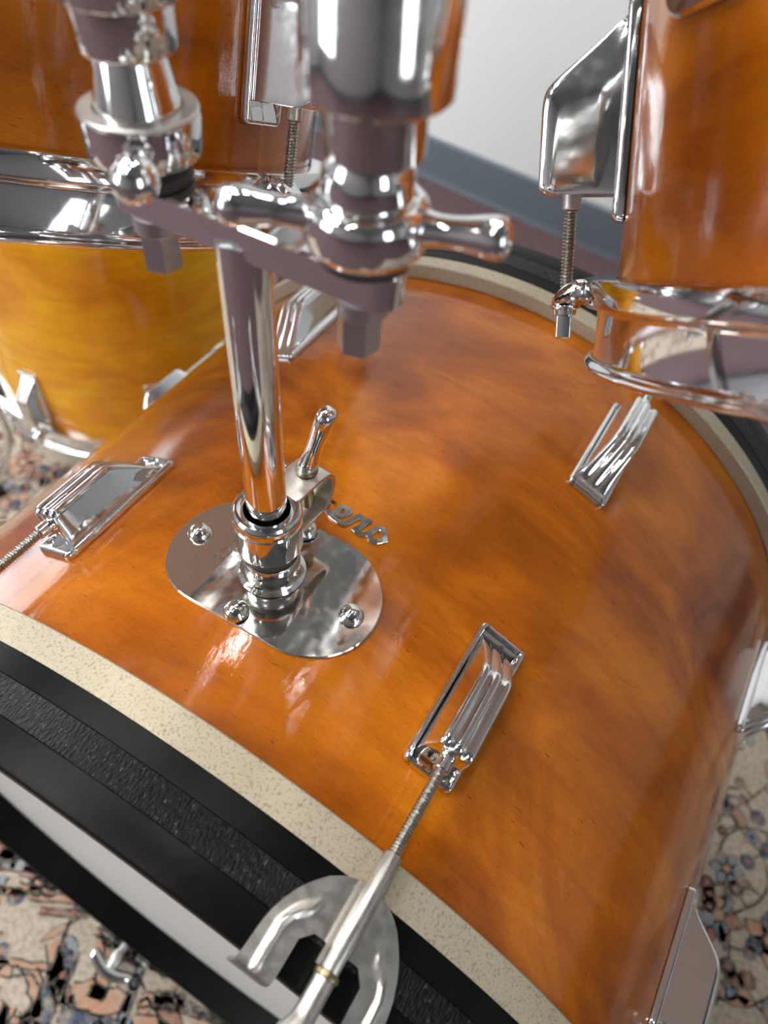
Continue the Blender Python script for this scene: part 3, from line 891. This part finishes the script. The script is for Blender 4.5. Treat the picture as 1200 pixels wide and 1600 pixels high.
# floor tom
FT = T((-.597, .369, -.170))
fl_lug = lug_mesh('lug', .0780, .0135, .026, .0085)
ftom = make_tom('floor_tom', 'golden lacquered floor tom standing on the rug behind the bass drum', FT, .203, .450, 8, math.radians(275), 'golden_lacquer', fl_lug, .1180, .0480, .0170, group='floor toms')
del ftom['group']
for a in (math.radians(252), math.radians(12), math.radians(132)):
    c, s_ = math.cos(a), math.sin(a)
    pts = [(c*.222, s_*.222, z) for z in (.25, .10, .02, -.02)] + [(c*.228, s_*.228, -.045), (c*.245, s_*.245, -.075), (c*.262, s_*.262, -.1005), (c*.270, s_*.270, -.1130)]
    lg = link('leg', MB().tube(pts, .0055, 12).mesh('leg', 'chrome', 60), ftom)
    link('rubber_foot', MB().tube([(c*.263, s_*.263, -.103), (c*.272, s_*.272, -.1155), (c*.276, s_*.276, -.1205)], [.0085, .0095, .007], 14).mesh('rubber_foot', 'rubber', 60), lg)
    link('leg_bracket', MB().prism(rounded(.016, .030, .005), 0, .026, ch=.002).mesh('leg_bracket', 'chrome'), ftom, lug_frame(.203, a, .215, 1))

# ------------------------------------------------------------------ rug
rug = thing('patterned_rug', 'cream, blue and terracotta patterned area rug under the drums', 'rug', T((0, 0, FLOOR)))
RGL = T((0, 0, -FLOOR))
link('pile', MB().box(-1.25, 1.05, -.46, .80, FLOOR+.0003, RUG).mesh('pile', 'rug_cream', 0), rug, RGL)
rc = {k: [] for k in ('rug_charcoal', 'rug_navy', 'rug_blue', 'rug_peach', 'rug_rust', 'rug_maroon')}
rf = []                                       # (verts, material, layer)
def flat(poly, mat, layer):
    rf.append((poly, mat, layer))
def leaf(x, y, a, l, wd, mat, outline=True, inner=None):
    def shape(k, dx=0):
        out = []
        for i in range(7):
            t = i/6; out.append((t*l*k, wd*k*math.sin(PI*t)**.8*(1-.25*t)))
        for i in range(5, 0, -1):
            t = i/6; out.append((t*l*k, -wd*k*math.sin(PI*t)**.8*(1-.25*t)))
        ca, sa = math.cos(a), math.sin(a)
        o_ = -l*(k-1)*.5
        return [(x+ca*(p+o_)-sa*q, y+sa*(p+o_)+ca*q) for p, q in out]
    if outline: flat(shape(1.22), 'rug_charcoal', 1)
    flat(shape(1.0), mat, 2)
    if inner: flat([(x+(p-x)*.55+math.cos(a)*l*.2, y+(q-y)*.55+math.sin(a)*l*.2) for p, q in shape(1.0)], inner, 3)
def disc(x, y, r, mat, layer, n=9):
    flat([(x+r*math.cos(2*PI*i/n), y+r*math.sin(2*PI*i/n)) for i in range(n)], mat, layer)
def stroke(pts, wd, mat, layer):
    for (a, b_) in zip(pts, pts[1:]):
        d = Vector((b_[0]-a[0], b_[1]-a[1])); 
        if d.length < 1e-6: continue
        n_ = Vector((-d.y, d.x)).normalized()*wd; e = d.normalized()*wd*.6
        flat([(a[0]-e.x+n_.x, a[1]-e.y+n_.y), (a[0]-e.x-n_.x, a[1]-e.y-n_.y), (b_[0]+e.x-n_.x, b_[1]+e.y-n_.y), (b_[0]+e.x+n_.x, b_[1]+e.y+n_.y)], mat, layer)
def flower(x, y, r):
    n_ = random.choice((5, 6)); a0 = random.random()*6
    m1 = random.choice(('rug_peach', 'rug_blue', 'rug_navy', 'rug_rust', 'rug_peach'))
    m2 = random.choice(('rug_blue', 'rug_peach', 'rug_navy'))
    for k in range(n_):
        leaf(x, y, a0+2*PI*k/n_, r, r*.36, m1 if k % 2 else m2)
    disc(x, y, r*.32, 'rug_charcoal', 3); disc(x, y, r*.2, 'rug_peach', 4)
def vine(x, y, a, steps, ink=.0013):
    pts = [(x, y)]; cur = random.uniform(-.25, .25)
    for k in range(steps):
        if k % 7 == 6: cur = random.uniform(-.32, .32)
        a += cur; x += .012*math.cos(a); y += .012*math.sin(a); pts.append((x, y))
        rr = random.random(); sd = random.choice((-1, 1))
        if rr < .30:
            leaf(x, y, a+sd*random.uniform(.6, 1.2), random.uniform(.014, .030), random.uniform(.004, .008),
                 random.choice(('rug_blue', 'rug_peach', 'rug_navy', 'rug_rust', 'rug_blue', 'rug_peach')), True, random.choice((None, 'rug_navy', 'rug_peach', None)))
        elif rr < .50:
            bx_, by_ = x+sd*math.sin(a)*-.020, y+sd*math.cos(a)*.020
            stroke([(x, y), (bx_, by_)], .0012, 'rug_charcoal', 1)
            disc(bx_, by_, random.uniform(.006, .010), random.choice(('rug_maroon', 'rug_charcoal', 'rug_navy')), 2); disc(bx_, by_, .003, 'rug_rust', 3)
    stroke(pts, ink, 'rug_charcoal', 1)
# floral field on the far side, angular bordered field on the near side
for k in range(300):
    vine(random.uniform(-1.2, 1.0), random.uniform(-.25, .78), random.random()*6.28, random.randint(12, 26))
for k in range(260):
    flower(random.uniform(-1.2, 1.0), random.uniform(-.2, .76), random.uniform(.016, .032))
def tri_band(x, y, a, l, wd, mat):
    ca, sa = math.cos(a), math.sin(a)
    def g(p, q): return (x+ca*p-sa*q, y+sa*p+ca*q)
    nseg = 7; up_ = []; dn = []
    for i in range(nseg+1):
        t = i/nseg; jig = random.uniform(.55, 1.15)
        up_.append(g(t*l, wd*jig)); dn.append(g(t*l, -wd*random.uniform(.55, 1.15)))
    for i in range(nseg):
        flat([dn[i], dn[i+1], up_[i+1], up_[i]], mat, 2)
    stroke(up_, .0010, 'rug_charcoal', 3); stroke(dn, .0010, 'rug_charcoal', 3)
for k in range(210):
    x = random.uniform(-.75, .6); y = random.uniform(-.46, -.20)
    tri_band(x, y, random.choice((.35, .35, .35, 1.9, 2.0, -.6)) + random.uniform(-.15, .15), random.uniform(.03, .11), random.uniform(.004, .013),
             random.choice(('rug_navy', 'rug_peach', 'rug_peach', 'rug_rust', 'rug_blue', 'rug_navy', 'rug_peach', 'rug_blue')))
for k in range(140):
    x = random.uniform(-.50, .06); y = random.uniform(-.45, -.21)
    tri_band(x, y, random.choice((.35, .35, .35, 1.9, 2.0, -.6, .35)) + random.uniform(-.12, .12), random.uniform(.02, .07), random.uniform(.003, .009),
             random.choice(('rug_navy', 'rug_peach', 'rug_peach', 'rug_rust', 'rug_blue', 'rug_peach', 'rug_blue')))
for k in range(80):
    x = random.uniform(-.75, .6); y = random.uniform(-.46, -.20); a = random.random()*6.28; pts = [(x, y)]
    for q in range(random.randint(3, 8)):
        a += random.uniform(-.8, .8); x += .010*math.cos(a); y += .010*math.sin(a); pts.append((x, y))
    stroke(pts, .0012, 'rug_charcoal', 4)
for k in range(14):
    vine(random.uniform(-.75, .6), random.uniform(-.46, -.20), random.random()*6.28, 10, .0018)
names = list(rc); V = []; F = []; mi = []
for (poly, mat, layer) in rf:
    if any(not (-1.24 < p[0] < 1.04 and -.45 < p[1] < .79) for p in poly): continue
    o_ = len(V); z = RUG+.00012+.00022*layer
    V += [(p[0], p[1], z) for p in poly]; F.append(tuple(range(o_, o_+len(poly)))); mi.append(names.index(mat))
me = bpy.data.meshes.new('woven_pattern'); me.from_pydata(V, [], F)
for nme in names: me.materials.append(MATS[nme])
me.polygons.foreach_set('material_index', mi)
bm = bmesh.new(); bm.from_mesh(me)
for f in bm.faces:
    if f.normal.z < 0: f.normal_flip()
bm.to_mesh(me); bm.free()
pat = link('woven_pattern', me, rug, RGL); pat['kind'] = 'stuff'
